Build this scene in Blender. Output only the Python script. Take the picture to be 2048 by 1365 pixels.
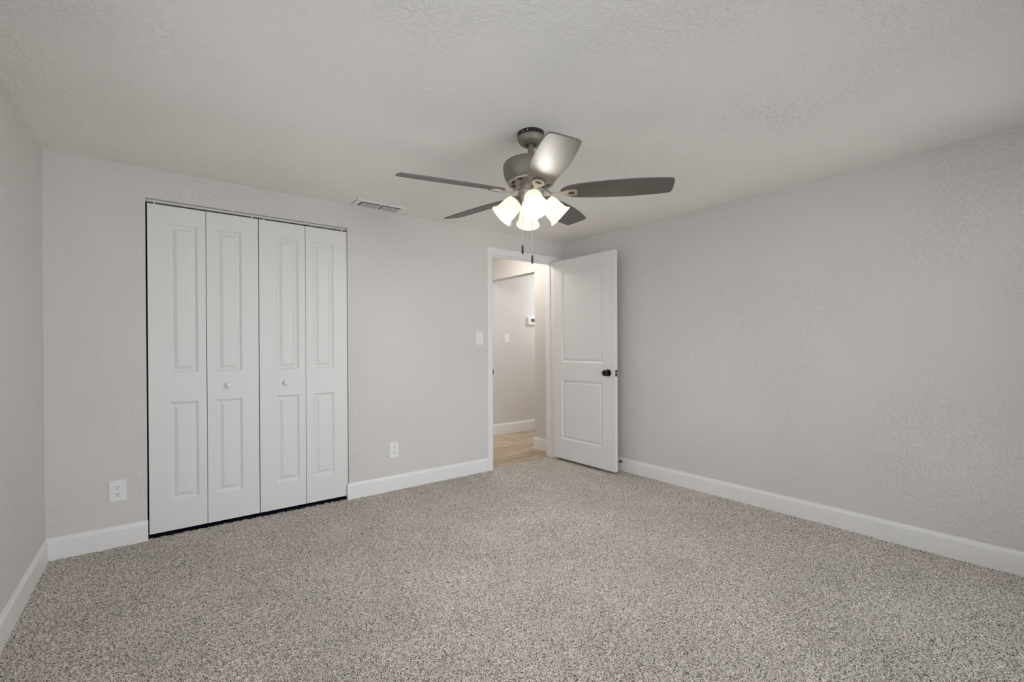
import bpy, bmesh, math, random
import numpy as np
from mathutils import Vector, Matrix

# ------------------------------------------------------------------ clearing
for o in list(bpy.data.objects):
    bpy.data.objects.remove(o, do_unlink=True)
SC = bpy.context.scene
COL = SC.collection
PI = math.pi

# ------------------------------------------------------------------ camera
CAM_POS = Vector((-3.5232, -3.4687, 1.1737))
c_r = Vector((0.80681, -0.59080, -0.00464))
c_u = Vector((0.00638, 0.00086, 0.99998))
c_f = Vector((0.59078, 0.80682, -0.00446))
cam_data = bpy.data.cameras.new('camera')
cam = bpy.data.objects.new('camera', cam_data)
COL.objects.link(cam)
cam.matrix_world = Matrix(((c_r.x, c_u.x, -c_f.x, CAM_POS.x),
                           (c_r.y, c_u.y, -c_f.y, CAM_POS.y),
                           (c_r.z, c_u.z, -c_f.z, CAM_POS.z),
                           (0, 0, 0, 1)))
cam_data.sensor_width = 36.0
cam_data.sensor_fit = 'HORIZONTAL'
cam_data.lens = 15.916
cam_data.shift_x = 0.02119
cam_data.shift_y = 0.00753
cam_data.clip_start = 0.02
SC.camera = cam

# ------------------------------------------------------------------ world, daylight, exposure
world = bpy.data.worlds.new('world')
SC.world = world
world.use_nodes = True
bg = world.node_tree.nodes['Background']
bg.inputs['Color'].default_value = (0.72, 0.85, 1.0, 1)
bg.inputs['Strength'].default_value = 1.0

def area(name, loc, direction, sx, sy, power, color):
    d = bpy.data.lights.new(name, 'AREA')
    d.shape = 'RECTANGLE'
    d.size, d.size_y = sx, sy
    d.energy = power
    d.color = color
    o = bpy.data.objects.new(name, d)
    COL.objects.link(o)
    o.location = loc
    o.rotation_euler = Vector(direction).to_track_quat('-Z', 'Y').to_euler()
    return o

DAY = (0.93, 0.965, 1.0)
area('daylight_rear_window', (-2.02, -3.80, 1.09), (0, 1, 0), 3.7, 2.03, 55, DAY)
area('fill_left_window', (-4.22, -2.25, 1.42), (1, 0, 0), 2.1, 1.3, 12, DAY)  # added fill light through the side window, for the right wall

SC.view_settings.view_transform = 'Standard'
SC.view_settings.look = 'None'
SC.view_settings.exposure = 0.04
SC.view_settings.gamma = 1.0
SC.view_settings.use_curve_mapping = False
SC.cycles.use_denoising = True
SC.cycles.max_bounces = 12
SC.cycles.diffuse_bounces = 8
SC.cycles.glossy_bounces = 4
SC.cycles.sample_clamp_indirect = 6.0

# ------------------------------------------------------------------ materials
def new_mat(name):
    m = bpy.data.materials.new(name)
    m.use_nodes = True
    nt = m.node_tree
    b = nt.nodes['Principled BSDF']
    return m, nt, b

def node(nt, kind, **kw):
    n = nt.nodes.new(kind)
    for k, v in kw.items():
        if k in n.inputs:
            n.inputs[k].default_value = v
        else:
            setattr(n, k, v)
    return n

def plain(name, color, rough=0.5, metal=0.0, spec=0.5, bump=0.0, bump_scale=200.0, var=0.0):
    m, nt, b = new_mat(name)
    b.inputs['Roughness'].default_value = rough
    b.inputs['Metallic'].default_value = metal
    b.inputs['Specular IOR Level'].default_value = spec
    tc = node(nt, 'ShaderNodeTexCoord')
    nz = node(nt, 'ShaderNodeTexNoise', Scale=bump_scale, Detail=2.0)
    nt.links.new(tc.outputs['Object'], nz.inputs['Vector'])
    rp = node(nt, 'ShaderNodeMix', data_type='RGBA')
    v = 0.02 if var == 0 else var
    rp.inputs['A'].default_value = tuple(c * (1 - v) for c in color) + (1,)
    rp.inputs['B'].default_value = tuple(min(1, c * (1 + v)) for c in color) + (1,)
    nt.links.new(nz.outputs['Fac'], rp.inputs['Factor'])
    nt.links.new(rp.outputs['Result'], b.inputs['Base Color'])
    if bump > 0:
        bp = node(nt, 'ShaderNodeBump', Strength=bump, Distance=0.002)
        nt.links.new(nz.outputs['Fac'], bp.inputs['Height'])
        nt.links.new(bp.outputs['Normal'], b.inputs['Normal'])
    return m

def plaster(name, color, strength=0.35, rough=0.85):
    """painted skip-trowel plaster: broad soft trowel pats with fine ridges and pits"""
    m, nt, b = new_mat(name)
    b.inputs['Roughness'].default_value = rough
    b.inputs['Specular IOR Level'].default_value = 0.25
    tc = node(nt, 'ShaderNodeTexCoord')
    P = tc.outputs['Object']
    n1 = node(nt, 'ShaderNodeTexNoise', Scale=44.0, Detail=4.0, Roughness=0.62, Distortion=0.4)
    n2 = node(nt, 'ShaderNodeTexNoise', Scale=130.0, Detail=2.0, Roughness=0.6, Distortion=0.3)
    n3 = node(nt, 'ShaderNodeTexNoise', Scale=1.1, Detail=2.0)
    for n in (n1, n2, n3):
        nt.links.new(P, n.inputs['Vector'])
    r1 = node(nt, 'ShaderNodeMapRange')
    r1.inputs['From Min'].default_value = 0.44; r1.inputs['From Max'].default_value = 0.60
    r1.interpolation_type = 'SMOOTHSTEP'
    nt.links.new(n1.outputs['Fac'], r1.inputs['Value'])
    m2 = node(nt, 'ShaderNodeMath', operation='MULTIPLY')
    m2.inputs[1].default_value = 0.55
    nt.links.new(n2.outputs['Fac'], m2.inputs[0])
    ad = node(nt, 'ShaderNodeMath', operation='ADD')
    nt.links.new(r1.outputs['Result'], ad.inputs[0])
    nt.links.new(m2.outputs[0], ad.inputs[1])
    # patches worked harder by the trowel stand out more
    r3 = node(nt, 'ShaderNodeMapRange')
    r3.inputs['From Min'].default_value = 0.38; r3.inputs['From Max'].default_value = 0.62
    r3.inputs['To Min'].default_value = 0.22; r3.inputs['To Max'].default_value = 1.0
    nt.links.new(n3.outputs['Fac'], r3.inputs['Value'])
    mu = node(nt, 'ShaderNodeMath', operation='MULTIPLY')
    nt.links.new(ad.outputs[0], mu.inputs[0]); nt.links.new(r3.outputs['Result'], mu.inputs[1])
    bp = node(nt, 'ShaderNodeBump', Strength=strength, Distance=0.0022)
    nt.links.new(mu.outputs[0], bp.inputs['Height'])
    nt.links.new(bp.outputs['Normal'], b.inputs['Normal'])
    mx = node(nt, 'ShaderNodeMix', data_type='RGBA')
    mx.inputs['A'].default_value = tuple(c * 0.985 for c in color) + (1,)
    mx.inputs['B'].default_value = tuple(min(1, c * 1.015) for c in color) + (1,)
    nt.links.new(n1.outputs['Fac'], mx.inputs['Factor'])
    nt.links.new(mx.outputs['Result'], b.inputs['Base Color'])
    return m

def carpet_material():
    m, nt, b = new_mat('speckled_carpet')
    b.inputs['Roughness'].default_value = 1.0
    b.inputs['Specular IOR Level'].default_value = 0.0
    tc = node(nt, 'ShaderNodeTexCoord')
    P = tc.outputs['Object']
    nz = node(nt, 'ShaderNodeTexNoise', Scale=240.0, Detail=1.0, Roughness=0.5, Distortion=1.0)
    nl = node(nt, 'ShaderNodeTexNoise', Scale=2.2, Detail=2.0)
    nt.links.new(P, nz.inputs['Vector']); nt.links.new(P, nl.inputs['Vector'])
    cr = nt.nodes.new('ShaderNodeValToRGB')
    e = cr.color_ramp.elements
    e[0].position = 0.385; e[0].color = (0.10, 0.084, 0.073, 1)
    e[1].position = 0.66; e[1].color = (0.93, 0.866, 0.805, 1)
    a = cr.color_ramp.elements.new(0.45); a.color = (0.30, 0.271, 0.243, 1)
    a = cr.color_ramp.elements.new(0.50); a.color = (0.76, 0.694, 0.636, 1)
    nt.links.new(nz.outputs['Fac'], cr.inputs['Fac'])
    mr = node(nt, 'ShaderNodeMapRange')
    mr.inputs['From Min'].default_value = 0.35; mr.inputs['From Max'].default_value = 0.65
    mr.inputs['To Min'].default_value = 0.94; mr.inputs['To Max'].default_value = 1.05
    nt.links.new(nl.outputs['Fac'], mr.inputs['Value'])
    vm = node(nt, 'ShaderNodeVectorMath', operation='SCALE')
    nt.links.new(cr.outputs['Color'], vm.inputs[0]); nt.links.new(mr.outputs['Result'], vm.inputs['Scale'])
    nt.links.new(vm.outputs['Vector'], b.inputs['Base Color'])
    bp = node(nt, 'ShaderNodeBump', Strength=0.6, Distance=0.004)
    nt.links.new(nz.outputs['Fac'], bp.inputs['Height'])
    nt.links.new(bp.outputs['Normal'], b.inputs['Normal'])
    return m

def wood_floor_material():
    m, nt, b = new_mat('oak_plank_floor')
    b.inputs['Roughness'].default_value = 0.42
    tc = node(nt, 'ShaderNodeTexCoord')
    br = nt.nodes.new('ShaderNodeTexBrick')
    br.offset = 0.37
    br.inputs['Scale'].default_value = 1.0
    br.inputs['Brick Width'].default_value = 1.22
    br.inputs['Row Height'].default_value = 0.18
    br.inputs['Mortar Size'].default_value = 0.0012
    br.inputs['Color1'].default_value = (0.46, 0.365, 0.26, 1)
    br.inputs['Color2'].default_value = (0.62, 0.52, 0.40, 1)
    br.inputs['Mortar'].default_value = (0.20, 0.13, 0.08, 1)
    nt.links.new(tc.outputs['Object'], br.inputs['Vector'])
    mp = nt.nodes.new('ShaderNodeMapping')
    mp.inputs['Scale'].default_value = (1.6, 22.0, 1.0)
    nt.links.new(tc.outputs['Object'], mp.inputs['Vector'])
    nz = node(nt, 'ShaderNodeTexNoise', Scale=1.6, Detail=5.0, Roughness=0.6, Distortion=0.8)
    nt.links.new(mp.outputs['Vector'], nz.inputs['Vector'])
    cr = nt.nodes.new('ShaderNodeValToRGB')
    cr.color_ramp.elements[0].position = 0.32; cr.color_ramp.elements[0].color = (0.55, 0.47, 0.38, 1)
    cr.color_ramp.elements[1].position = 0.62; cr.color_ramp.elements[1].color = (1.1, 1.1, 1.08, 1)
    nt.links.new(nz.outputs['Fac'], cr.inputs['Fac'])
    mx = node(nt, 'ShaderNodeMix', data_type='RGBA', blend_type='MULTIPLY')
    mx.inputs['Factor'].default_value = 1.0
    nt.links.new(br.outputs['Color'], mx.inputs['A']); nt.links.new(cr.outputs['Color'], mx.inputs['B'])
    nt.links.new(mx.outputs['Result'], b.inputs['Base Color'])
    return m

def blade_material():
    m, nt, b = new_mat('dark_wood_blade')
    b.inputs['Roughness'].default_value = 0.58
    b.inputs['Specular IOR Level'].default_value = 1.0
    b.inputs['IOR'].default_value = 1.72
    b.inputs['Coat Weight'].default_value = 0.12
    b.inputs['Coat Roughness'].default_value = 0.38
    tc = node(nt, 'ShaderNodeTexCoord')
    mp = nt.nodes.new('ShaderNodeMapping')
    mp.inputs['Scale'].default_value = (3.0, 40.0, 10.0)
    nt.links.new(tc.outputs['Object'], mp.inputs['Vector'])
    nz = node(nt, 'ShaderNodeTexNoise', Scale=1.5, Detail=4.0, Roughness=0.6, Distortion=1.0)
    nt.links.new(mp.outputs['Vector'], nz.inputs['Vector'])
    cr = nt.nodes.new('ShaderNodeValToRGB')
    cr.color_ramp.elements[0].position = 0.3; cr.color_ramp.elements[0].color = (0.036, 0.026, 0.018, 1)
    cr.color_ramp.elements[1].position = 0.7; cr.color_ramp.elements[1].color = (0.066, 0.049, 0.035, 1)
    nt.links.new(nz.outputs['Fac'], cr.inputs['Fac'])
    nt.links.new(cr.outputs['Color'], b.inputs['Base Color'])
    return m

def glow(name, color, strength, base=(0.9, 0.88, 0.84)):
    m, nt, b = new_mat(name)
    b.inputs['Base Color'].default_value = base + (1,)
    b.inputs['Roughness'].default_value = 0.35
    b.inputs['Emission Color'].default_value = color + (1,)
    b.inputs['Emission Strength'].default_value = strength
    return m

def pane_material():
    m = bpy.data.materials.new('clear_window_glass')
    m.use_nodes = True
    nt = m.node_tree
    nt.nodes.clear()
    out = nt.nodes.new('ShaderNodeOutputMaterial')
    tr = nt.nodes.new('ShaderNodeBsdfTransparent')
    gl = nt.nodes.new('ShaderNodeBsdfGlossy'); gl.inputs['Roughness'].default_value = 0.02
    fr = nt.nodes.new('ShaderNodeFresnel'); fr.inputs['IOR'].default_value = 1.45
    mx = nt.nodes.new('ShaderNodeMixShader')
    nt.links.new(fr.outputs[0], mx.inputs[0]); nt.links.new(tr.outputs[0], mx.inputs[1]); nt.links.new(gl.outputs[0], mx.inputs[2])
    nt.links.new(mx.outputs[0], out.inputs['Surface'])
    return m

M = dict(
    wall=plaster('greige_wall_plaster', (0.70, 0.673, 0.650), 0.8),
    wall_hall=plaster('greige_hall_plaster', (0.70, 0.673, 0.650), 0.5),
    ceiling=plaster('textured_ceiling_paint', (0.88, 0.852, 0.822), 1.0),
    trim=plain('white_semigloss_trim', (0.84, 0.83, 0.82), 0.38, spec=0.45, bump_scale=30),
    door=plain('white_door_paint', (0.77, 0.763, 0.752), 0.42, spec=0.4, bump=0.03, bump_scale=350),
    plastic=plain('white_plastic_plate', (0.84, 0.835, 0.82), 0.35, bump_scale=40),
    slot=plain('dark_slot', (0.012, 0.012, 0.012), 0.6),
    screen=plain('grey_display', (0.10, 0.10, 0.09), 0.25),
    carpet=carpet_material(),
    wood=wood_floor_material(),
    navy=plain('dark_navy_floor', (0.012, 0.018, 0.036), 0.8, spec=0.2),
    closet=plain('unlit_closet_dark', (0.10, 0.10, 0.11), 0.9),  # darkness of the closed closet put into its wall colour
    bronze=plain('dark_bronze_metal', (0.030, 0.024, 0.020), 0.28, metal=0.85),
    black=plain('black_metal', (0.015, 0.014, 0.014), 0.4, metal=0.3),
    pewter=plain('brushed_pewter_metal', (0.235, 0.205, 0.170), 0.5, metal=0.5, bump_scale=120),
    pewter_dark=plain('dark_pewter_metal', (0.035, 0.030, 0.026), 0.4, metal=0.5),
    pewter_light=plain('bright_pewter_metal', (0.40, 0.365, 0.32), 0.38, metal=0.6, bump_scale=120),
    chain=plain('pale_nickel_chain', (0.62, 0.60, 0.56), 0.3, metal=0.7),
    pendant=plain('dark_wood_pendant', (0.035, 0.028, 0.022), 0.4),
    blade=blade_material(),
    shade=glow('lit_frosted_glass', (1.0, 0.84, 0.62), 1.0, (0.45, 0.43, 0.40)),
    bulb=glow('lit_bulb', (1.0, 0.955, 0.89), 260),
    hall_glow=glow('lit_hall_glass', (1.0, 0.955, 0.885), 40.0),
    alcove_glow=glow('lit_alcove_glass', (0.90, 0.96, 1.0), 58.0),
    slat=plain('shaded_grey_slat', (0.50, 0.49, 0.465), 0.5),  # shade among the louvres put into the slat grey
    vent=plain('white_vent_enamel', (0.66, 0.65, 0.63), 0.45),
    glass=pane_material(),
    yard=plain('pale_green_yard', (0.20, 0.24, 0.12), 0.95),
)

# ------------------------------------------------------------------ mesh helpers
def link(o, parent=None):
    COL.objects.link(o)
    if parent is not None:
        o.parent = parent
    return o

def build(name, bm, mat, parent=None, smooth=False, bevel=0.0, loc=None, rot=None, segs=2):
    me = bpy.data.meshes.new(name)
    bmesh.ops.remove_doubles(bm, verts=bm.verts, dist=1e-6)
    bmesh.ops.recalc_face_normals(bm, faces=bm.faces)
    bm.to_mesh(me)
    bm.free()
    me.materials.append(M[mat] if isinstance(mat, str) else mat)
    o = bpy.data.objects.new(name, me)
    link(o, parent)
    if smooth:
        for p_ in me.polygons:
            p_.use_smooth = True
        try:
            me.set_sharp_from_angle(angle=math.radians(38))
        except Exception:
            pass
    if bevel > 0:
        md = o.modifiers.new('bevel', 'BEVEL')
        md.width = bevel; md.segments = segs; md.limit_method = 'ANGLE'; md.angle_limit = math.radians(40)
    if loc is not None:
        o.location = loc
    if rot is not None:
        o.rotation_euler = rot
    return o

def tag(o, label, cat, group=None, kind=None):
    o['label'] = label
    o['category'] = cat
    if group: o['group'] = group
    if kind: o['kind'] = kind
    return o

def structure(o, label, cat):
    return tag(o, label, cat, kind='structure')

def thing(name, loc, label, cat, group=None, rot=None, kind=None):
    o = bpy.data.objects.new(name, None)
    o.empty_display_size = 0.05
    COL.objects.link(o)
    o.location = loc
    if rot is not None:
        o.rotation_euler = rot
    return tag(o, label, cat, group, kind)

def box(bm, x0, x1, y0, y1, z0, z1):
    vs = [bm.verts.new((x, y, z)) for z in (z0, z1) for y in (y0, y1) for x in (x0, x1)]
    for f in ((0, 2, 3, 1), (4, 5, 7, 6), (0, 1, 5, 4), (2, 6, 7, 3), (0, 4, 6, 2), (1, 3, 7, 5)):
        bm.faces.new([vs[i] for i in f])

def lathe(bm, prof, n=48, mat=None):
    """revolve (r, z) about z; mat: optional Matrix"""
    rings = []
    for r, z in prof:
        if r < 1e-6:
            rings.append([bm.verts.new((0, 0, z))])
        else:
            rings.append([bm.verts.new((r * math.cos(2 * PI * i / n), r * math.sin(2 * PI * i / n), z)) for i in range(n)])
    for a, b in zip(rings, rings[1:]):
        for i in range(n):
            j = (i + 1) % n
            if len(a) == 1 and len(b) == 1:
                continue
            if len(a) == 1:
                bm.faces.new((a[0], b[j], b[i]))
            elif len(b) == 1:
                bm.faces.new((a[i], a[j], b[0]))
            else:
                bm.faces.new((a[i], a[j], b[j], b[i]))
    if mat is not None:
        vs = [v for ring in rings for v in ring]
        bmesh.ops.transform(bm, matrix=mat, verts=vs)

def tube(bm, pts, rad, n=10, caps=True):
    pts = [Vector(p_) for p_ in pts]
    rads = rad if isinstance(rad, (list, tuple)) else [rad] * len(pts)
    rings = []
    for i, p_ in enumerate(pts):
        d = (pts[min(i + 1, len(pts) - 1)] - pts[max(i - 1, 0)]).normalized()
        a = Vector((0, 0, 1)) if abs(d.z) < 0.9 else Vector((1, 0, 0))
        u = d.cross(a).normalized(); v = d.cross(u)
        rings.append([bm.verts.new(p_ + (u * math.cos(2 * PI * k / n) + v * math.sin(2 * PI * k / n)) * rads[i]) for k in range(n)])
    for a, b in zip(rings, rings[1:]):
        for k in range(n):
            bm.faces.new((a[k], a[(k + 1) % n], b[(k + 1) % n], b[k]))
    if caps:
        bm.faces.new(rings[0][::-1]); bm.faces.new(rings[-1])

def prism(bm, outline, z0, z1):
    """extrude a 2D outline (x, y) from z0 to z1"""
    a = [bm.verts.new((x, y, z0)) for x, y in outline]
    b = [bm.verts.new((x, y, z1)) for x, y in outline]
    n = len(a)
    bm.faces.new(a[::-1]); bm.faces.new(b)
    for i in range(n):
        bm.faces.new((a[i], a[(i + 1) % n], b[(i + 1) % n], b[i]))

def ring_prism(bm, outer, inner, z0, z1):
    n = len(outer)
    L = [[bm.verts.new((x, y, z)) for x, y in o] for o in (outer, inner) for z in (z0, z1)]
    o0, o1, i0, i1 = L
    for i in range(n):
        j = (i + 1) % n
        bm.faces.new((o0[i], o0[j], o1[j], o1[i]))
        bm.faces.new((i0[j], i0[i], i1[i], i1[j]))
        bm.faces.new((o1[i], o1[j], i1[j], i1[i]))
        bm.faces.new((o0[j], o0[i], i0[i], i0[j]))

def rounded_rect(w, h, r, n=6, cx=0.0, cy=0.0):
    out = []
    for sx, sy, a0 in ((1, 1, 0), (-1, 1, PI / 2), (-1, -1, PI), (1, -1, 1.5 * PI)):
        for k in range(n + 1):
            a = a0 + PI / 2 * k / n
            out.append((cx + sx * (w / 2 - r) + r * math.cos(a), cy + sy * (h / 2 - r) + r * math.sin(a)))
    return out

def panel_slab(bm, w, h, t, panels, loops):
    """door leaf: x 0..w, z 0..h, front face y=0, back face y=t; moulded panels (x0,x1,z0,z1) on both faces;
    loops = (inset, depth) from the stile surface inwards"""
    xs = sorted({0.0, w} | {v for p_ in panels for v in p_[:2]})
    zs = sorted({0.0, h} | {v for p_ in panels for v in p_[2:]})
    for y0, s in ((0.0, 1), (t, -1)):
        for i in range(len(xs) - 1):
            for k in range(len(zs) - 1):
                xc, zc = (xs[i] + xs[i + 1]) / 2, (zs[k] + zs[k + 1]) / 2
                if any(p_[0] < xc < p_[1] and p_[2] < zc < p_[3] for p_ in panels):
                    continue
                bm.faces.new([bm.verts.new(c) for c in ((xs[i], y0, zs[k]), (xs[i + 1], y0, zs[k]), (xs[i + 1], y0, zs[k + 1]), (xs[i], y0, zs[k + 1]))])
        for (a, b, c, d) in panels:
            prev = None
            for ins, dep in loops:
                q = [bm.verts.new(v) for v in ((a + ins, y0 + s * dep, c + ins), (b - ins, y0 + s * dep, c + ins), (b - ins, y0 + s * dep, d - ins), (a + ins, y0 + s * dep, d - ins))]
                if prev:
                    for i in range(4):
                        bm.faces.new((prev[i], prev[(i + 1) % 4], q[(i + 1) % 4], q[i]))
                prev = q
            bm.faces.new(prev)
    for i in range(len(xs) - 1):
        for z in (0.0, h):
            bm.faces.new([bm.verts.new(c) for c in ((xs[i], 0, z), (xs[i + 1], 0, z), (xs[i + 1], t, z), (xs[i], t, z))])
    for k in range(len(zs) - 1):
        for x in (0.0, w):
            bm.faces.new([bm.verts.new(c) for c in ((x, 0, zs[k]), (x, 0, zs[k + 1]), (x, t, zs[k + 1]), (x, t, zs[k]))])

# ------------------------------------------------------------------ room dimensions
H = 2.2745            # ceiling
XL, XR = -4.036, 0.0  # left and right walls
YB, YF = 0.0, -3.62   # closet wall and the window wall behind the photographer
T = 0.115
CL0, CL1, CLT = -3.585, -2.343, 2.094     # closet opening
DR0, DR1, DRT = -0.957, -0.158, 2.056     # doorway opening (inside the jambs)
YH = 1.345            # far wall of the hall and alcove
XH0, XH1 = -2.0, 1.9

# ------------------------------------------------------------------ walls
bm = bmesh.new()
J = 0.018
box(bm, XL - T, CL0, YB, YB + T, -0.05, H)
box(bm, CL0, CL1, YB, YB + T, CLT, H)
box(bm, CL1, DR0 - J, YB, YB + T, -0.05, H)
box(bm, DR0 - J, DR1 + J, YB, YB + T, DRT + J, H)
box(bm, DR1 + J, XR, YB, YB + T, -0.05, H)
structure(build('wall_back', bm, 'wall'), 'light greige textured wall with the closet and the doorway', 'wall')

bm = bmesh.new()
box(bm, XR, XR + T, YF - T, YB + T, -0.05, H)
structure(build('wall_right', bm, 'wall'), 'long blank greige textured wall beside the open door', 'wall')

WL0, WL1, WLZ0, WLZ1 = -3.3, -1.2, 0.78, 2.06     # added side window, out of view, lets in light for the right wall
bm = bmesh.new()
box(bm, XL - T, XL, YF - T, WL0, -0.05, H)
box(bm, XL - T, XL, WL0, WL1, -0.05, WLZ0)
box(bm, XL - T, XL, WL0, WL1, WLZ1, H)
box(bm, XL - T, XL, WL1, YB, -0.05, H)
structure(build('wall_left', bm, 'wall'), 'pale greige wall at the left edge of the photo', 'wall')

WR0, WR1, WRZ0, WRZ1 = -3.87, -0.17, 0.08, 2.10
bm = bmesh.new()
box(bm, XL, WR0, YF - T, YF, -0.05, H)
box(bm, WR0, WR1, YF - T, YF, -0.05, WRZ0)
box(bm, WR0, WR1, YF - T, YF, WRZ1, H)
box(bm, WR1, XR, YF - T, YF, -0.05, H)
structure(build('wall_rear', bm, 'wall'), 'greige wall with the wide window behind the photographer', 'wall')

bm = bmesh.new()
VHX0, VHX1, VHY0, VHY1 = -2.290, -1.960, -0.164, -0.040     # hole for the air register
box(bm, XL - T, VHX0, YF - T, YB + T, H, H + 0.1)
box(bm, VHX1, XR + T, YF - T, YB + T, H, H + 0.1)
box(bm, VHX0, VHX1, YF - T, VHY0, H, H + 0.1)
box(bm, VHX0, VHX1, VHY1, YB + T, H, H + 0.1)
structure(build('ceiling', bm, 'ceiling'), 'light grey skip-trowel textured bedroom ceiling', 'ceiling')

# unseen windows: rear one widened for fill, side one added for right wall
def window(name, width, height, loc, rotz, n, label):
    w = thing(name, loc, label, 'window', rot=(0, 0, rotz), kind='structure')
    bm = bmesh.new()
    f = 0.05
    box(bm, 0, f, 0.02, 0.08, 0, height); box(bm, width - f, width, 0.02, 0.08, 0, height)
    box(bm, f, width - f, 0.02, 0.08, 0, f); box(bm, f, width - f, 0.02, 0.08, height - f, height)
    for k in range(1, n):
        x = width * k / n
        box(bm, x - 0.025, x + 0.025, 0.02, 0.08, f, height - f)
    build('window_frame', bm, 'trim', w, bevel=0.003)
    for k in range(n):
        a, b = width * k / n + 0.03, width * (k + 1) / n - 0.03
        bm = bmesh.new()
        box(bm, a, b, 0.035, 0.06, height / 2 - 0.02, height / 2 + 0.02)
        build('meeting_rail', bm, 'trim', w, bevel=0.002)
        bm = bmesh.new()
        box(bm, a, b, 0.066, 0.070, f, height - f)
        build('window_pane', bm, 'glass', w)
    bm = bmesh.new()
    box(bm, -0.03, width + 0.03, -0.045, 0.02, -0.022, 0.0)
    build('window_sill', bm, 'trim', w, bevel=0.004)
    return w
window('window_1', WR1 - WR0, WRZ1 - WRZ0, (WR1, YF, WRZ0), PI, 3, 'wide white window behind the photographer')
window('window_added', WL1 - WL0, WLZ1 - WLZ0, (XL, WL0, WLZ0), PI / 2, 2, 'added unseen white window on the left wall, lighting the right wall')

# ------------------------------------------------------------------ floor
def carpet_patch(patches, name):
    rng = np.random.default_rng(5)
    V, F = [], []
    base = 0
    for x0, x1, y0, y1, s in patches:
        nx, ny = int((x1 - x0) / s) + 1, int((y1 - y0) / s) + 1
        gx, gy = np.meshgrid(np.linspace(x0, x1, nx), np.linspace(y0, y1, ny))
        jx = (rng.random(gx.shape) - 0.5) * s * 0.7
        jy = (rng.random(gx.shape) - 0.5) * s * 0.7
        jx[:, 0] = jx[:, -1] = 0; jy[0] = jy[-1] = 0
        z = rng.random(gx.shape) ** 1.2 * 0.0085 - 0.0065
        z += 0.0012 * np.sin(gx * 3.1 + 1.2 * np.sin(gy * 2.3)) * np.cos(gy * 2.7)
        V.append(np.stack([gx + jx, gy + jy, z], -1).reshape(-1, 3))
        idx = np.arange(nx * ny).reshape(ny, nx) + base
        F.append(np.stack([idx[:-1, :-1], idx[:-1, 1:], idx[1:, 1:], idx[1:, :-1]], -1).reshape(-1, 4))
        base += nx * ny
    V = np.concatenate(V).astype(np.float32); F = np.concatenate(F).astype(np.int32)
    me = bpy.data.meshes.new(name)
    me.vertices.add(len(V)); me.vertices.foreach_set('co', V.ravel())
    me.loops.add(F.size); me.loops.foreach_set('vertex_index', F.ravel())
    me.polygons.add(len(F))
    me.polygons.foreach_set('loop_start', np.arange(0, F.size, 4, dtype=np.int32))
    me.polygons.foreach_set('loop_total', np.full(len(F), 4, dtype=np.int32))
    me.polygons.foreach_set('use_smooth', np.ones(len(F), dtype=bool))
    me.update(calc_edges=True)
    me.materials.append(M['carpet'])
    return link(bpy.data.objects.new(name, me))

carpet = carpet_patch([(XL, XR, YF, YB, 0.0065),
                       (CL0, CL1, YB, 0.020, 0.008),
                       (DR0, DR1, YB, 0.036, 0.008)], 'floor')
structure(carpet, 'wall-to-wall speckled grey-beige carpet of the bedroom', 'carpet')

bm = bmesh.new()
box(bm, XH0, XH1, 0.115, YH, -0.06, -0.004)
box(bm, DR0 - J, DR1 + J, 0.036, 0.115, -0.06, -0.004)
structure(build('floor_hall', bm, 'wood'), 'light oak plank floor of the hallway beyond the door', 'floor')

# ------------------------------------------------------------------ closet interior
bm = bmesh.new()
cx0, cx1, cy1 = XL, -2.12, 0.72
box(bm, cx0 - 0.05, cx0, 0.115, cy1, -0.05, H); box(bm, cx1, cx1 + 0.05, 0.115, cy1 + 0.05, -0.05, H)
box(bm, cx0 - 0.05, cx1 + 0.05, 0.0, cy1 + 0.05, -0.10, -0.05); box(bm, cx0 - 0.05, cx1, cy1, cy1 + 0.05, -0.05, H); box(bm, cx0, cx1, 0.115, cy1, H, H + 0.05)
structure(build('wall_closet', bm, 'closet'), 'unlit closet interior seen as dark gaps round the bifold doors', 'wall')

bm = bmesh.new()
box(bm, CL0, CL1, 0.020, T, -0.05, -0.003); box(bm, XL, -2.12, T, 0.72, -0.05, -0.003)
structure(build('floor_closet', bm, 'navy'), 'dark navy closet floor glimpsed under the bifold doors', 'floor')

# ------------------------------------------------------------------ hallway
bm = bmesh.new()
box(bm, XH0 - 0.1, XH1 + 0.1, YH, YH + 0.1, -0.06, H)
structure(build('wall_hall_far', bm, 'wall_hall'), 'greige hallway far wall carrying the thermostat', 'wall')
XS = -0.026   # face of the short hall wall and of the lintel above the alcove opening
bm = bmesh.new()
box(bm, XS, XS + 0.12, 0.115, 0.440, -0.06, H)
box(bm, XS, XS + 0.12, 0.440, YH, 2.036, H)
structure(build('wall_hall_near', bm, 'wall_hall'), 'short hall wall and dropped lintel just past the doorway', 'wall')
bm = bmesh.new()
box(bm, XS + 0.12, XH1 + 0.1, 0.340, 0.440, -0.06, H)
box(bm, XH1, XH1 + 0.1, 0.440, YH, -0.06, H)
structure(build('wall_alcove', bm, 'wall_hall'), 'alcove walls hidden behind the short hall wall', 'wall')
bm = bmesh.new()
box(bm, XH0 - 0.1, XH0, 0.79, YH, -0.06, H)
box(bm, XH0 - 0.1, XH0, 0.115, 0.79, -0.06, H)
structure(build('wall_hall_end', bm, 'wall_hall'), 'hallway end wall out of sight behind the closet wall', 'wall')
bm = bmesh.new()
box(bm, XH0 - 0.1, XH1 + 0.1, 0.115, YH + 0.1, H, H + 0.1)
structure(build('ceiling_hall', bm, 'ceiling'), 'hallway ceiling glimpsed at the top of the doorway', 'ceiling')

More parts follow.
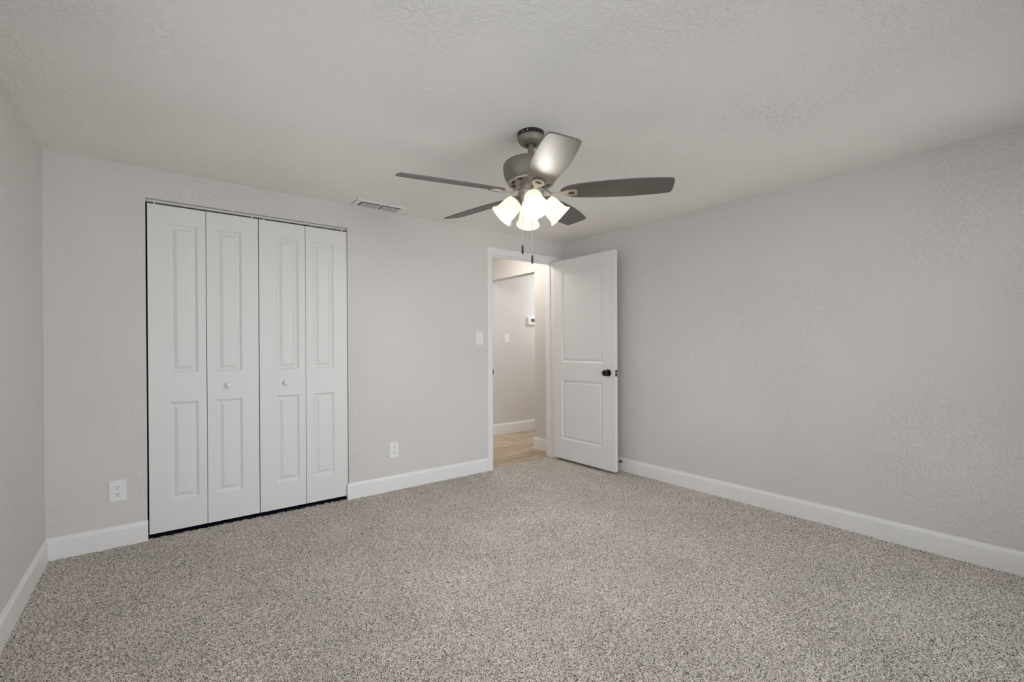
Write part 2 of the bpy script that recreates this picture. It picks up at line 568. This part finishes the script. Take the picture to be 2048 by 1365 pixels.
# hall lamp, hidden from the photograph by the doorway wall
def hall_lamp(loc, label, glass):
    t = thing('ceiling_light', loc, label, 'lamp')
    bm = bmesh.new(); lathe(bm, [(0, 0), (0.13, 0), (0.135, -0.012), (0.12, -0.028), (0, -0.028)], 40)
    build('lamp_base', bm, 'pewter', t, smooth=True)
    bm = bmesh.new(); lathe(bm, [(0.118, -0.028), (0.12, -0.05), (0.105, -0.085), (0.07, -0.108), (0, -0.118)], 40)
    build('lamp_shade', bm, glass, t, smooth=True)
hall_lamp((-0.60, 0.48, H), 'round flush hall ceiling lamp hidden behind the doorway wall', 'hall_glow')
hall_lamp((1.30, 0.80, H), 'round flush ceiling lamp in the alcove past the lintel', 'alcove_glow')

# ------------------------------------------------------------------ baseboards
BH = 0.1215
BPROF = [(0, -0.03), (0.0135, -0.03), (0.0135, 0.098), (0.0115, 0.106), (0.0085, 0.109), (0.0055, BH - 0.001), (0.003, BH), (0, BH)]
def baseboard(name, pts, nrm, label):
    """pts: wall-line points; nrm: outward normal of each run; corners are mitred"""
    bm = bmesh.new()
    rings = []
    for i, p_ in enumerate(pts):
        n0 = Vector(nrm[max(i - 1, 0)]); n1 = Vector(nrm[min(i, len(nrm) - 1)])
        off = n0 if (n0 - n1).length < 1e-6 else n0 + n1
        rings.append([bm.verts.new(Vector(p_) + off * d + Vector((0, 0, z))) for d, z in BPROF])
    n = len(BPROF)
    for A, B in zip(rings, rings[1:]):
        for i in range(n):
            j = (i + 1) % n
            bm.faces.new((A[i], A[j], B[j], B[i]))
    bm.faces.new(rings[0][::-1]); bm.faces.new(rings[-1])
    return structure(build(name, bm, 'trim'), label, 'baseboard')
BACK, LEFT, RIGHT, FAR = (0, -1, 0), (-1, 0, 0), (1, 0, 0), (0, 1, 0)
baseboard('baseboard_back_left', [(XL, 0, 0), (CL0 + 0.003, 0, 0)], [BACK], 'short white baseboard between the left corner and the closet')
baseboard('baseboard_back_right', [(CL1 - 0.0005, 0.012, 0), (CL1 - 0.0005, 0, 0), (DR0 - 0.056, 0, 0)], [LEFT, BACK], 'white baseboard between the closet and the doorway')
baseboard('baseboard_right', [(XR, -0.02, 0), (XR, YF, 0)], [LEFT], 'long white baseboard along the blank right wall')
baseboard('baseboard_left', [(XL, YF, 0), (XL, -0.0135, 0)], [RIGHT], 'white baseboard along the left edge wall')
baseboard('baseboard_hall_far', [(XH0, YH, 0.02), (XH1, YH, 0.02)], [BACK], 'white baseboard on the hallway far wall')
baseboard('baseboard_hall_near', [(XS, 0.135, 0.01), (XS, 0.440, 0.01), (XS + 0.12, 0.440, 0.01)], [LEFT, FAR], 'white baseboard wrapping the short hall wall corner')

# ------------------------------------------------------------------ door casing and jamb
t = thing('trim_1', ((DR0 + DR1) / 2, 0, 0), 'white moulded casing and jamb of the bedroom doorway', 'door frame', kind='structure')
ox = (DR0 + DR1) / 2
CPROF = [(0, 0), (0, 0.009), (0.006, 0.0115), (0.018, 0.0125), (0.022, 0.0155), (0.050, 0.0165), (0.054, 0.014), (0.057, 0.010), (0.057, 0)]   # (away from the opening, out of the wall)
def casing_leg(bm, x_in, s, z0, z1, yface, ys, mitre=True):
    A, B = [], []
    for a, d in CPROF:
        x = x_in + s * a
        A.append(bm.verts.new((x - ox, yface + ys * d, z0)))
        B.append(bm.verts.new((x - ox, yface + ys * d, z1 + (a if mitre else 0))))
    n = len(A)
    for i in range(n):
        bm.faces.new((A[i], A[(i + 1) % n], B[(i + 1) % n], B[i]))
    bm.faces.new(A); bm.faces.new(B[::-1])
def casing_head(bm, x0, x1, z, yface, ys, end_x1=None):
    A, B = [], []
    for a, d in CPROF:
        A.append(bm.verts.new((x0 - a - ox, yface + ys * d, z + a)))
        B.append(bm.verts.new(((x1 + a if end_x1 is None else end_x1) - ox, yface + ys * d, z + a)))
    n = len(A)
    for i in range(n):
        bm.faces.new((A[i], A[(i + 1) % n], B[(i + 1) % n], B[i]))
    bm.faces.new(A); bm.faces.new(B[::-1])
RV = 0.005
bm = bmesh.new()
casing_leg(bm, DR0 - RV, -1, -0.02, DRT + RV, 0.0, -1)
casing_leg(bm, DR1 + RV, 1, -0.02, DRT + RV, 0.0, -1)
casing_head(bm, DR0 - RV, DR1 + RV, DRT + RV, 0.0, -1, end_x1=-0.045)
casing_leg(bm, DR0 - RV, -1, -0.02, DRT + RV, T, 1)
casing_leg(bm, DR1 + RV, 1, -0.02, DRT + RV, T, 1)
casing_head(bm, DR0 - RV, DR1 + RV, DRT + RV, T, 1)
build('door_casing', bm, 'trim', t)
bm = bmesh.new()
box(bm, DR0 - J - ox, DR0 - ox, 0, T, -0.02, DRT + J)
box(bm, DR1 - ox, DR1 + J - ox, 0, T, -0.02, DRT + J)
box(bm, DR0 - ox, DR1 - ox, 0, T, DRT, DRT + J)
# door stop strips
box(bm, DR0 - ox, DR0 + 0.011 - ox, 0.040, 0.075, -0.005, DRT)
box(bm, DR1 - 0.011 - ox, DR1 - ox, 0.040, 0.075, -0.005, DRT)
box(bm, DR0 + 0.011 - ox, DR1 - 0.011 - ox, 0.040, 0.075, DRT - 0.011, DRT)
build('door_jamb', bm, 'trim', t)
bm = bmesh.new()
box(bm, DR0 - ox, DR0 + 0.002 - ox, 0.003, 0.030, 0.900, 0.960)
box(bm, DR0 - 0.001 - ox, DR0 + 0.009 - ox, -0.003, 0.003, 0.908, 0.955)
o = build('strike_plate', bm, 'bronze', t)
o['label'] = 'dark bronze strike plate'

# ------------------------------------------------------------------ open bedroom door
DW, DH, DT = 0.783, 2.028, 0.035
door = thing('door_1', (-0.160, -0.036, 0.024), 'white two-panel bedroom door standing open with dark knobs', 'door', kind='structure',
             rot=(0, 0, math.radians(-90 + 1.1)))
# local x runs from the hinge to the free edge; local y+ is the face away from the hallway face
bm = bmesh.new()
PL = [(0.122, 0.640, 0.203, 0.811), (0.122, 0.640, 0.990, 1.914)]
panel_slab(bm, DW, DH, DT, PL, [(0, 0), (0.003, 0.003), (0.015, 0.0125), (0.020, 0.0128), (0.023, 0.0118), (0.032, 0.0040), (0.040, 0.0030)])
bmesh.ops.transform(bm, matrix=Matrix.Translation((0, -DT, 0)), verts=bm.verts)
build('door_leaf', bm, 'door', door)
for s, yf in ((-1, -DT), (1, 0.0)):
    R = Matrix.Translation((0.708, yf, 0.903)) @ Matrix.Rotation(s * -PI / 2, 4, 'X')
    bm = bmesh.new()
    lathe(bm, [(0, 0), (0.0325, 0), (0.0325, 0.003), (0.029, 0.008), (0.018, 0.011), (0.0135, 0.013), (0.0125, 0.026), (0.016, 0.031),
               (0.0255, 0.037), (0.0288, 0.047), (0.0272, 0.058), (0.021, 0.0655), (0.012, 0.067), (0.010, 0.0655), (0, 0.065)], 40, R)
    o = build('door_knob', bm, 'bronze', door, smooth=True)
    o['label'] = 'dark bronze round knob and rosette'
bm = bmesh.new()
box(bm, DW - 0.0005, DW + 0.0015, -DT / 2 - 0.0125, -DT / 2 + 0.0125, 0.874, 0.931)
o = build('latch_plate', bm, 'bronze', door); o['label'] = 'dark bronze latch plate on the door edge'
bm = bmesh.new()
box(bm, DW + 0.0015, DW + 0.011, -DT / 2 - 0.007, -DT / 2 + 0.007, 0.893, 0.913)
build('latch_bolt', bm, 'pewter_light', o, bevel=0.002)
for z in (0.20, 1.02, 1.80):
    bm = bmesh.new()
    tube(bm, [(-0.004, 0.004, z - 0.045), (-0.004, 0.004, z + 0.045)], 0.0055, 12)
    box(bm, -0.003, 0.0, -0.028, 0.003, z - 0.045, z + 0.045)
    o = build('door_hinge', bm, 'bronze', door); o['label'] = 'dark bronze butt hinge'

# ------------------------------------------------------------------ bifold closet doors
LW, LH, LT = 0.3045, 2.040, 0.030
LEAF_LOOPS = [(0, 0), (0.003, 0.0025), (0.014, 0.0105), (0.020, 0.0110), (0.023, 0.0105), (0.042, 0.0016), (0.0455, 0.0010)]
def bifold(name, x0, knob_leaf, knob_dx, label):
    t = thing(name, (x0, 0.014, 0.026), label, 'closet door', kind='structure')
    for k in range(2):
        a = 0.106 if k == 0 else 0.050
        bm = bmesh.new()
        panel_slab(bm, LW, LH, LT, [(a, a + 0.1535, 0.187, 0.808), (a, a + 0.1535, 0.992, 1.930)], LEAF_LOOPS)
        o = build('bifold_leaf', bm, 'door', t)
        o.location = (k * (LW + 0.0035), 0, 0)
        # pivot pin rising into the track
        bm = bmesh.new()
        px = 0.035 if k == 0 else LW - 0.035
        tube(bm, [(px, LT / 2, LH - 0.01), (px, LT / 2, LH + 0.02)], 0.004, 10)
        build('pivot_pin', bm, 'plastic', o)
        if k == knob_leaf:
            bm = bmesh.new()
            lathe(bm, [(0, 0), (0.011, 0), (0.0095, 0.006), (0.0100, 0.012), (0.0150, 0.017), (0.0178, 0.023), (0.0170, 0.029), (0.012, 0.0335), (0, 0.035)], 32,
                  Matrix.Translation((knob_dx, 0, 0.899)) @ Matrix.Rotation(PI / 2, 4, 'X'))
            build('closet_knob', bm, 'trim', o, smooth=True)
    return t
bifold('door_2', CL0 + 0.0085, 1, 0.121, 'left white bifold pair of the closet with a round knob')
bifold('door_3', CL0 + 0.0085 + 2 * LW + 0.0035 + 0.0055, 0, 0.168, 'right white bifold pair of the closet beside the outlet wall')
bm = bmesh.new()
box(bm, CL0 + 0.001, CL1 - 0.001, 0.022, 0.056, CLT - 0.015, CLT - 0.002)
structure(build('trim_2', bm, 'vent'), 'thin white track above the closet bifold doors', 'closet track')

# ------------------------------------------------------------------ electrical plates
def plate_outline(bm, w, h, d=0.006):
    o0 = rounded_rect(w, h, 0.003, 3); o1 = rounded_rect(w - 0.007, h - 0.007, 0.003, 3)
    A = [bm.verts.new((x, 0, z)) for x, z in o0]; B = [bm.verts.new((x, -d * 0.45, z)) for x, z in o0]; C_ = [bm.verts.new((x, -d, z)) for x, z in o1]
    n = len(A)
    for a, b in ((A, B), (B, C_)):
        for i in range(n):
            bm.faces.new((a[i], a[(i + 1) % n], b[(i + 1) % n], b[i]))
    bm.faces.new(C_); bm.faces.new(A[::-1])
    return d

def outlet(loc, label):
    t = thing('wall_outlet', loc, label, 'outlet', group='duplex outlets low on the closet wall')
    bm = bmesh.new()
    plate_outline(bm, 0.081, 0.127)
    build('wall_plate', bm, 'plastic', t)
    for dz in (0.0205, -0.0205):
        bm = bmesh.new()
        out = []
        for k in range(40):
            a = 2 * PI * k / 40
            out.append((0.0172 * math.cos(a), max(-0.0142, min(0.0142, 0.0172 * math.sin(a)))))
        A = [bm.verts.new((x, -0.006, z + dz)) for x, z in out]; B = [bm.verts.new((x * 0.97, -0.0078, dz + z * 0.97)) for x, z in out]
        for i in range(40):
            bm.faces.new((A[i], A[(i + 1) % 40], B[(i + 1) % 40], B[i]))
        bm.faces.new(B)
        r = build('receptacle', bm, 'plastic', t)
        bm = bmesh.new()
        box(bm, -0.0078, -0.0052, -0.0082, -0.0070, dz + 0.0005, dz + 0.0095)
        box(bm, 0.0052, 0.0076, -0.0082, -0.0070, dz + 0.0012, dz + 0.0090)
        lathe(bm, [(0, 0), (0.0029, 0), (0.0029, 0.0012), (0, 0.0012)], 16, Matrix.Translation((0, -0.0070, dz - 0.0070)) @ Matrix.Rotation(PI / 2, 4, 'X'))
        s = build('socket_slots', bm, 'slot', r)
        s['label'] = 'black plug slots'
    bm = bmesh.new()
    lathe(bm, [(0, 0), (0.003, 0), (0.0026, 0.0012), (0, 0.0015)], 16, Matrix.Translation((0, -0.006, 0)) @ Matrix.Rotation(PI / 2, 4, 'X'))
    build('plate_screw', bm, 'plastic', t)
    return t
outlet((-3.7255, 0, 0.3285), 'white duplex outlet on the wall left of the closet')
outlet((-1.9685, 0, 0.3285), 'white duplex outlet on the wall between the closet and doorway')

t = thing('light_switch', (-1.1075, 0, 1.2545), 'white toggle switch plate just left of the doorway casing', 'light switch')
bm = bmesh.new(); plate_outline(bm, 0.080, 0.127); build('wall_plate', bm, 'plastic', t)
bm = bmesh.new(); box(bm, -0.0052, 0.0052, -0.0068, -0.0058, -0.012, 0.012); build('toggle_slot', bm, 'vent', t)
bm = bmesh.new()
A = [(-0.0038, -0.006, -0.004), (0.0038, -0.006, -0.004), (0.0038, -0.006, 0.006), (-0.0038, -0.006, 0.006)]
B = [(-0.003, -0.019, 0.006), (0.003, -0.019, 0.006), (0.003, -0.018, 0.012), (-0.003, -0.018, 0.012)]
va = [bm.verts.new(v) for v in A]; vb = [bm.verts.new(v) for v in B]
bm.faces.new(va[::-1]); bm.faces.new(vb)
for i in range(4): bm.faces.new((va[i], va[(i + 1) % 4], vb[(i + 1) % 4], vb[i]))
build('toggle', bm, 'plastic', t)
for dz in (0.030, -0.030):
    bm = bmesh.new()
    lathe(bm, [(0, 0), (0.003, 0), (0.0026, 0.0012), (0, 0.0015)], 16, Matrix.Translation((0, -0.006, dz)) @ Matrix.Rotation(PI / 2, 4, 'X'))
    build('plate_screw', bm, 'plastic', t)

t = thing('light_switch', (0.273, YH, 1.276), 'white rocker switch seen through the doorway on the hall wall', 'light switch')
bm = bmesh.new(); plate_outline(bm, 0.082, 0.127); build('wall_plate', bm, 'plastic', t)
bm = bmesh.new(); o0 = rounded_rect(0.033, 0.066, 0.002, 3)
ring_prism(bm, o0, rounded_rect(0.030, 0.063, 0.002, 3), 0.0, 0.0015)
bmesh.ops.transform(bm, matrix=Matrix.Translation((0, -0.006, 0)) @ Matrix.Rotation(PI / 2, 4, 'X'), verts=bm.verts)
build('rocker_frame', bm, 'plastic', t)
bm = bmesh.new()
vs = [bm.verts.new(v) for v in ((-0.0145, -0.0055, -0.031), (0.0145, -0.0055, -0.031), (0.0145, -0.0055, 0.031), (-0.0145, -0.0055, 0.031),
                                (-0.0145, -0.011, -0.030), (0.0145, -0.011, -0.030), (0.0145, -0.0075, 0), (-0.0145, -0.0075, 0), (0.0145, -0.0062, 0.030), (-0.0145, -0.0062, 0.030))]
for f in ((0, 1, 2, 3), (4, 5, 6, 7), (7, 6, 8, 9), (0, 1, 5, 4), (3, 2, 8, 9)):
    bm.faces.new([vs[i] for i in f])
bm.faces.new([vs[i] for i in (1, 5, 6, 8, 2)]); bm.faces.new([vs[i] for i in (0, 4, 7, 9, 3)])
build('rocker', bm, 'plastic', t)

t = thing('thermostat', (0.714, YH, 1.532), 'white digital thermostat on the hall wall, half hidden by the corner', 'thermostat')
bm = bmesh.new()
for (w, h, r), y0, y1 in (((0.150, 0.118, 0.012), 0.0, 0.008), ((0.138, 0.106, 0.012), 0.008, 0.027)):
    bmx = bmesh.new(); prism(bmx, rounded_rect(w, h, r, 5), y0, y1)
    bmesh.ops.transform(bmx, matrix=Matrix.Rotation(PI / 2, 4, 'X'), verts=bmx.verts)
    me = bpy.data.meshes.new('tmp'); bmx.to_mesh(me); bmx.free(); bm.from_mesh(me); bpy.data.meshes.remove(me)
build('thermostat_body', bm, 'plastic', t, bevel=0.0025)
bm = bmesh.new(); box(bm, -0.020, 0.046, -0.0285, -0.026, -0.010, 0.030)
o = build('display', bm, 'screen', t); o['label'] = 'dark grey display window'
bm = bmesh.new()
for k in range(3): box(bm, -0.018 + k * 0.023, -0.002 + k * 0.023, -0.0285, -0.026, -0.034, -0.026)
build('buttons', bm, 'vent', t, bevel=0.001)

# ------------------------------------------------------------------ door stop
t = thing('door_stop', (-0.0135, -0.752, 0.086), 'small black door stop on the baseboard behind the open door', 'door stop')
RX = Matrix.Rotation(-PI / 2, 4, 'Y')
bm = bmesh.new(); lathe(bm, [(0, 0), (0.012, 0), (0.012, 0.003), (0.009, 0.007), (0.005, 0.010), (0.0042, 0.05), (0.0042, 0.066), (0, 0.066)], 24, RX)
build('stop_rod', bm, 'black', t, smooth=True)
bm = bmesh.new(); lathe(bm, [(0.004, 0.062), (0.0085, 0.064), (0.009, 0.076), (0.006, 0.080), (0, 0.0805)], 24, RX)
build('rubber_tip', bm, 'black', t, smooth=True)

# ------------------------------------------------------------------ ceiling register
VX0, VX1, VY0, VY1 = -2.325, -1.925, -0.194, -0.006
vx, vy = (VX0 + VX1) / 2, (VY0 + VY1) / 2
t = thing('air_vent', (vx, vy, H), 'white louvred air vent on the ceiling above the closet corner', 'vent')
w, d = VX1 - VX0, VY1 - VY0
op = [(-0.160, -0.006), (0.006, 0.160)]
oy0, oy1 = -0.062, 0.058
bm = bmesh.new()
zt, zb = 0.0, -0.0065
xs = [-w / 2, op[0][0], op[0][1], op[1][0], op[1][1], w / 2]
box(bm, -w / 2, w / 2, -d / 2, oy0, zb, zt); box(bm, -w / 2, w / 2, oy1, d / 2, zb, zt)
for a, b in ((xs[0], xs[1]), (xs[2], xs[3]), (xs[4], xs[5])):
    box(bm, a, b, oy0, oy1, zb, zt)
build('vent_frame', bm, 'plastic', t, bevel=0.003)
bm = bmesh.new()
hx0, hx1, hy0, hy1 = VHX0 - vx + 0.001, VHX1 - vx - 0.001, VHY0 - vy + 0.001, VHY1 - vy - 0.001
box(bm, hx0, hx1, hy0, hy1, 0.088, 0.090)
box(bm, hx0, hx0 + 0.002, hy0, hy1, 0.001, 0.088); box(bm, hx1 - 0.002, hx1, hy0, hy1, 0.001, 0.088)
box(bm, hx0 + 0.002, hx1 - 0.002, hy0, hy0 + 0.002, 0.001, 0.088); box(bm, hx0 + 0.002, hx1 - 0.002, hy1 - 0.002, hy1, 0.001, 0.088)
o = build('vent_duct', bm, 'slot', t); o['label'] = 'dark duct behind the louvres'
for a, b in op:
    for k in range(6):
        yc = oy0 + 0.030 + k * 0.0166
        bm = bmesh.new()
        prev = None
        for j in range(6):
            u = j / 5
            yy = yc - 0.005 + 0.0098 * u
            zz = -0.0038 - 0.0022 * u ** 1.3
            cur = [bm.verts.new((a + 0.010, yy, zz)), bm.verts.new((b - 0.001, yy, zz)), bm.verts.new((b - 0.001, yy + 0.0006, zz + 0.0012)), bm.verts.new((a + 0.010, yy + 0.0006, zz + 0.0012))]
            if prev:
                for i in range(4):
                    bm.faces.new((prev[i], prev[(i + 1) % 4], cur[(i + 1) % 4], cur[i]))
            else:
                bm.faces.new(cur)
            prev = cur
        bm.faces.new(prev[::-1])
        build('vent_slat', bm, 'slat', t)

# ------------------------------------------------------------------ ceiling fan
FX, FY = -1.9664, -1.7050
fan = thing('ceiling_fan', (FX, FY, H), 'five-blade dark ceiling fan with four lit glass lamps and pull chains', 'ceiling fan')
def zz_(z): return z - H
def lathe_part(name, prof, mat, n=64, parent=fan):
    bm = bmesh.new(); lathe(bm, [(r, zz_(z)) for r, z in prof], n)
    return build(name, bm, mat, parent, smooth=True)
o = lathe_part('canopy_ring', [(0, H), (0.0685, H), (0.0690, 2.262), (0.0680, 2.2555), (0.060, 2.2550), (0, 2.2550)], 'pewter_dark')
o['label'] = 'near-black ring at the ceiling'
for a in (3.35, 3.75):
    bm = bmesh.new()
    lathe(bm, [(0, 0), (0.0035, 0), (0.003, 0.002), (0, 0.0028)], 14, Matrix.Translation((0.0685 * math.cos(a), 0.0685 * math.sin(a), zz_(2.264))) @ Matrix.Rotation(a, 4, 'Z') @ Matrix.Rotation(PI / 2, 4, 'Y'))
    build('screw', bm, 'chain', o)
lathe_part('canopy', [(0.0660, 2.2552), (0.0685, 2.2535), (0.0685, 2.246), (0.0655, 2.235), (0.058, 2.224), (0.047, 2.215), (0.038, 2.2105), (0.0300, 2.2100), (0.0270, 2.2125), (0.0235, 2.220), (0.018, 2.226)], 'pewter')
lathe_part('downrod', [(0.0165, 2.228), (0.0165, 2.150), (0.0185, 2.1495), (0.0200, 2.142), (0.0300, 2.139), (0.0320, 2.132), (0.0320, 2.126)], 'pewter')
mot = lathe_part('motor_housing', [(0.030, 2.128), (0.075, 2.127), (0.120, 2.1225), (0.1360, 2.1175), (0.1395, 2.113), (0.1395, 2.1075), (0.1425, 2.1055), (0.1440, 2.100),
                             (0.1435, 2.085), (0.1405, 2.064), (0.1350, 2.046), (0.1270, 2.030), (0.1180, 2.0185), (0.114, 2.0165)], 'pewter')
ringp = lathe_part('vent_ring', [(0.1205, 2.0205), (0.1195, 2.0145), (0.1150, 2.0115), (0.1090, 2.0125), (0.1060, 2.0165), (0.0950, 2.0180), (0.0700, 2.0120), (0.0640, 2.0080), (0.0560, 2.0080)], 'pewter_light', parent=fan)
ringp['label'] = 'paler slotted ring under the motor'
for k in range(10):
    a = 2 * PI * k / 10 + 0.2
    bm = bmesh.new()
    prev = None
    for j in range(6):
        aa = a - 0.16 + 0.32 * j / 5
        cur = [bm.verts.new((r * math.cos(aa), r * math.sin(aa), zz_(z))) for r, z in ((0.088, 2.0160), (0.101, 2.0170), (0.101, 2.0155), (0.088, 2.0140))]
        if prev:
            for i in range(4): bm.faces.new((prev[i], prev[(i + 1) % 4], cur[(i + 1) % 4], cur[i]))
        else: bm.faces.new(cur)
        prev = cur
    bm.faces.new(prev[::-1])
    build('slot', bm, 'slot', ringp)
lathe_part('rotor_hub', [(0.056, 2.010), (0.058, 2.006), (0.058, 1.984), (0.055, 1.978), (0, 1.978)], 'pewter_light')
sw = lathe_part('switch_housing', [(0, 1.979), (0.066, 1.979), (0.0680, 1.9765), (0.0680, 1.970), (0.0650, 1.967), (0.0640, 1.965), (0.0630, 1.925), (0.0580, 1.914), (0.044, 1.907), (0.020, 1.904), (0, 1.904)], 'pewter_light')

# blades: local x runs outwards, y across; each is a part of the fan, its bracket a sub-part
BLZ = zz_(1.965)
half = [(0.150, 0.000), (0.152, 0.012), (0.160, 0.026), (0.176, 0.041), (0.200, 0.054), (0.240, 0.063), (0.300, 0.070), (0.370, 0.075), (0.450, 0.0785), (0.530, 0.0775), (0.600, 0.0735), (0.650, 0.0695)]
outl = [(x, y) for x, y in half] + [(0.674, 0.0665), (0.683, 0.0635), (0.689, 0.056), (0.6925, 0.044), (0.6935, 0.015), (0.6930, -0.020), (0.6915, -0.046), (0.687, -0.058), (0.680, -0.0645)] + [(x, -y) for x, y in reversed(half[1:])]
def dring(n=36):
    out, inn = [], []
    for k in range(n):
        a = 2 * PI * k / n
        c, s = math.cos(a), math.sin(a)
        f = lambda v, e: math.copysign(abs(v) ** e, v)
        out.append((0.197 + 0.040 * f(c, 0.75), 0.029 * f(s, 0.62) * (1.0 if c > -0.3 else 0.92)))
        inn.append((0.206 + 0.0145 * f(c, 0.6), 0.0155 * f(s, 0.5)))
    return out, inn
for k in range(5):
    th = 0.4034 + k * 2 * PI / 5
    bm = bmesh.new()
    prism(bm, outl, -0.003, 0.003)
    b = build('fan_blade', bm, 'blade', fan, bevel=0.0016)
    er = Vector((math.cos(th), math.sin(th), 0)); et = Vector((-math.sin(th), math.cos(th), 0))
    tilt = lambda v: Vector((v.x, v.y, v.z + 0.010 * v.x + 0.0333 * v.y))
    pit = -0.2272
    X = tilt(er).normalized(); Y = tilt(et * math.cos(pit) + Vector((0, 0, math.sin(pit))))
    Z = X.cross(Y).normalized(); Y = Z.cross(X)
    b.matrix_local = Matrix(((X.x, Y.x, Z.x, 0), (X.y, Y.y, Z.y, 0), (X.z, Y.z, Z.z, BLZ), (0, 0, 0, 1)))
    bm = bmesh.new()
    o_, i_ = dring()
    ring_prism(bm, o_, i_, -0.0135, -0.0032)
    # swan-necked arm from the hub to the ring
    st = [(0.050, 0.019, 0.017), (0.070, 0.018, 0.016), (0.085, 0.010, 0.014), (0.100, -0.004, 0.012), (0.118, -0.011, 0.012), (0.140, -0.0115, 0.014), (0.166, -0.0100, 0.021)]
    prev = None
    for i, (x, z, hw) in enumerate(st):
        tw = max(0.0, 1 - max(0.0, (x - 0.07) / 0.06)) * pit      # the arm twists from level at the hub to the blade's pitch
        def P(y, zv): return (x, y * math.cos(tw) + 0.0 * zv, zv - y * math.sin(tw))
        cur = [bm.verts.new(P(-hw, z + 0.0035)), bm.verts.new(P(hw, z + 0.0035)), bm.verts.new(P(hw * 0.7, z - 0.0035)), bm.verts.new(P(-hw * 0.7, z - 0.0035))]
        if prev:
            for q in range(4): bm.faces.new((prev[q], prev[(q + 1) % 4], cur[(q + 1) % 4], cur[q]))
        else: bm.faces.new(cur)
        prev = cur
    bm.faces.new(prev[::-1])
    o = build('blade_bracket', bm, 'pewter_light', b, bevel=0.0018)
    o['label'] = 'paler metal bracket with an open ring'

# four lamps splayed from the switch housing
for k in range(4):
    ph = 0.965 + k * PI / 2
    el = math.radians(45)
    ax = Vector((math.cos(ph) * math.cos(el), math.sin(ph) * math.cos(el), -math.sin(el)))
    neck = Vector((math.cos(ph) * 0.078, math.sin(ph) * 0.078, zz_(1.921)))
    q = ax.to_track_quat('Z', 'Y').to_matrix().to_4x4()
    Mx = Matrix.Translation(neck) @ q
    bm = bmesh.new()
    lathe(bm, [(0, -0.050), (0.014, -0.050), (0.015, -0.022), (0.026, -0.014), (0.0345, -0.004), (0.0355, 0.004), (0.0340, 0.006), (0.030, 0.004), (0, 0.003)], 40, Mx)
    arm = build('lamp_socket', bm, 'pewter_light', fan, smooth=True)
    bm = bmesh.new()
    lathe(bm, [(0.0355, 0.000), (0.0420, 0.003), (0.0455, 0.012), (0.0480, 0.030), (0.0500, 0.052), (0.0515, 0.072), (0.0525, 0.085), (0.0555, 0.094), (0.0605, 0.1000), (0.0640, 0.1040), (0.0645, 0.1060), (0.0630, 0.1070),
               (0.0590, 0.1030), (0.0535, 0.0950), (0.0500, 0.085), (0.0490, 0.072), (0.0475, 0.052), (0.0450, 0.032), (0.0415, 0.018), (0.0370, 0.010), (0.0310, 0.006)], 48, Mx)
    sh = build('lamp_shade', bm, 'shade', fan, smooth=True)
    sh['label'] = 'glowing frosted glass bell shade'
    bm = bmesh.new()
    lathe(bm, [(0.013, 0.004), (0.013, 0.020), (0.018, 0.032), (0.026, 0.044), (0.030, 0.058), (0.029, 0.070), (0.022, 0.082), (0.011, 0.088), (0, 0.0895)], 32, Mx)
    build('light_bulb', bm, 'bulb', sh, smooth=True)

def pull_chain(x, y, z0, z1, z2):
    x -= FX; y -= FY
    bm = bmesh.new()
    tube(bm, [(x, y, zz_(z0)), (x, y, zz_(z1))], 0.0012, 6)
    n = int((z0 - z1) / 0.0048)
    for i in range(n):
        bmesh.ops.create_icosphere(bm, subdivisions=1, radius=0.0021, matrix=Matrix.Translation((x, y, zz_(z0 - (i + 0.5) * (z0 - z1) / n))))
    c = build('pull_chain', bm, 'chain', fan, smooth=True)
    c['label'] = 'thin pale beaded chain'
    bm = bmesh.new()
    L = z1 - z2
    lathe(bm, [(0, zz_(z1)), (0.0035, zz_(z1)), (0.0045, zz_(z1 - 0.003)), (0.0062, zz_(z1 - 0.30 * L)), (0.0048, zz_(z1 - 0.42 * L)), (0.0062, zz_(z1 - 0.56 * L)), (0.0055, zz_(z1 - 0.85 * L)), (0.0038, zz_(z2 + 0.001)), (0, zz_(z2))], 20,
          Matrix.Translation((x, y, 0)))
    o = build('chain_pendant', bm, 'pendant', c, smooth=True)
    o['label'] = 'dark turned pendant'
pull_chain(-2.0284, -1.7093, 1.950, 1.688, 1.643)
pull_chain(-1.9752, -1.7229, 1.908, 1.641, 1.598)

# ground seen only from the windows
bm = bmesh.new()
box(bm, -14, 10, -16, YF - T - 0.4, -0.5, -0.3)
structure(build('ground', bm, 'yard'), 'yard outside the rear window, out of the photo', 'ground')
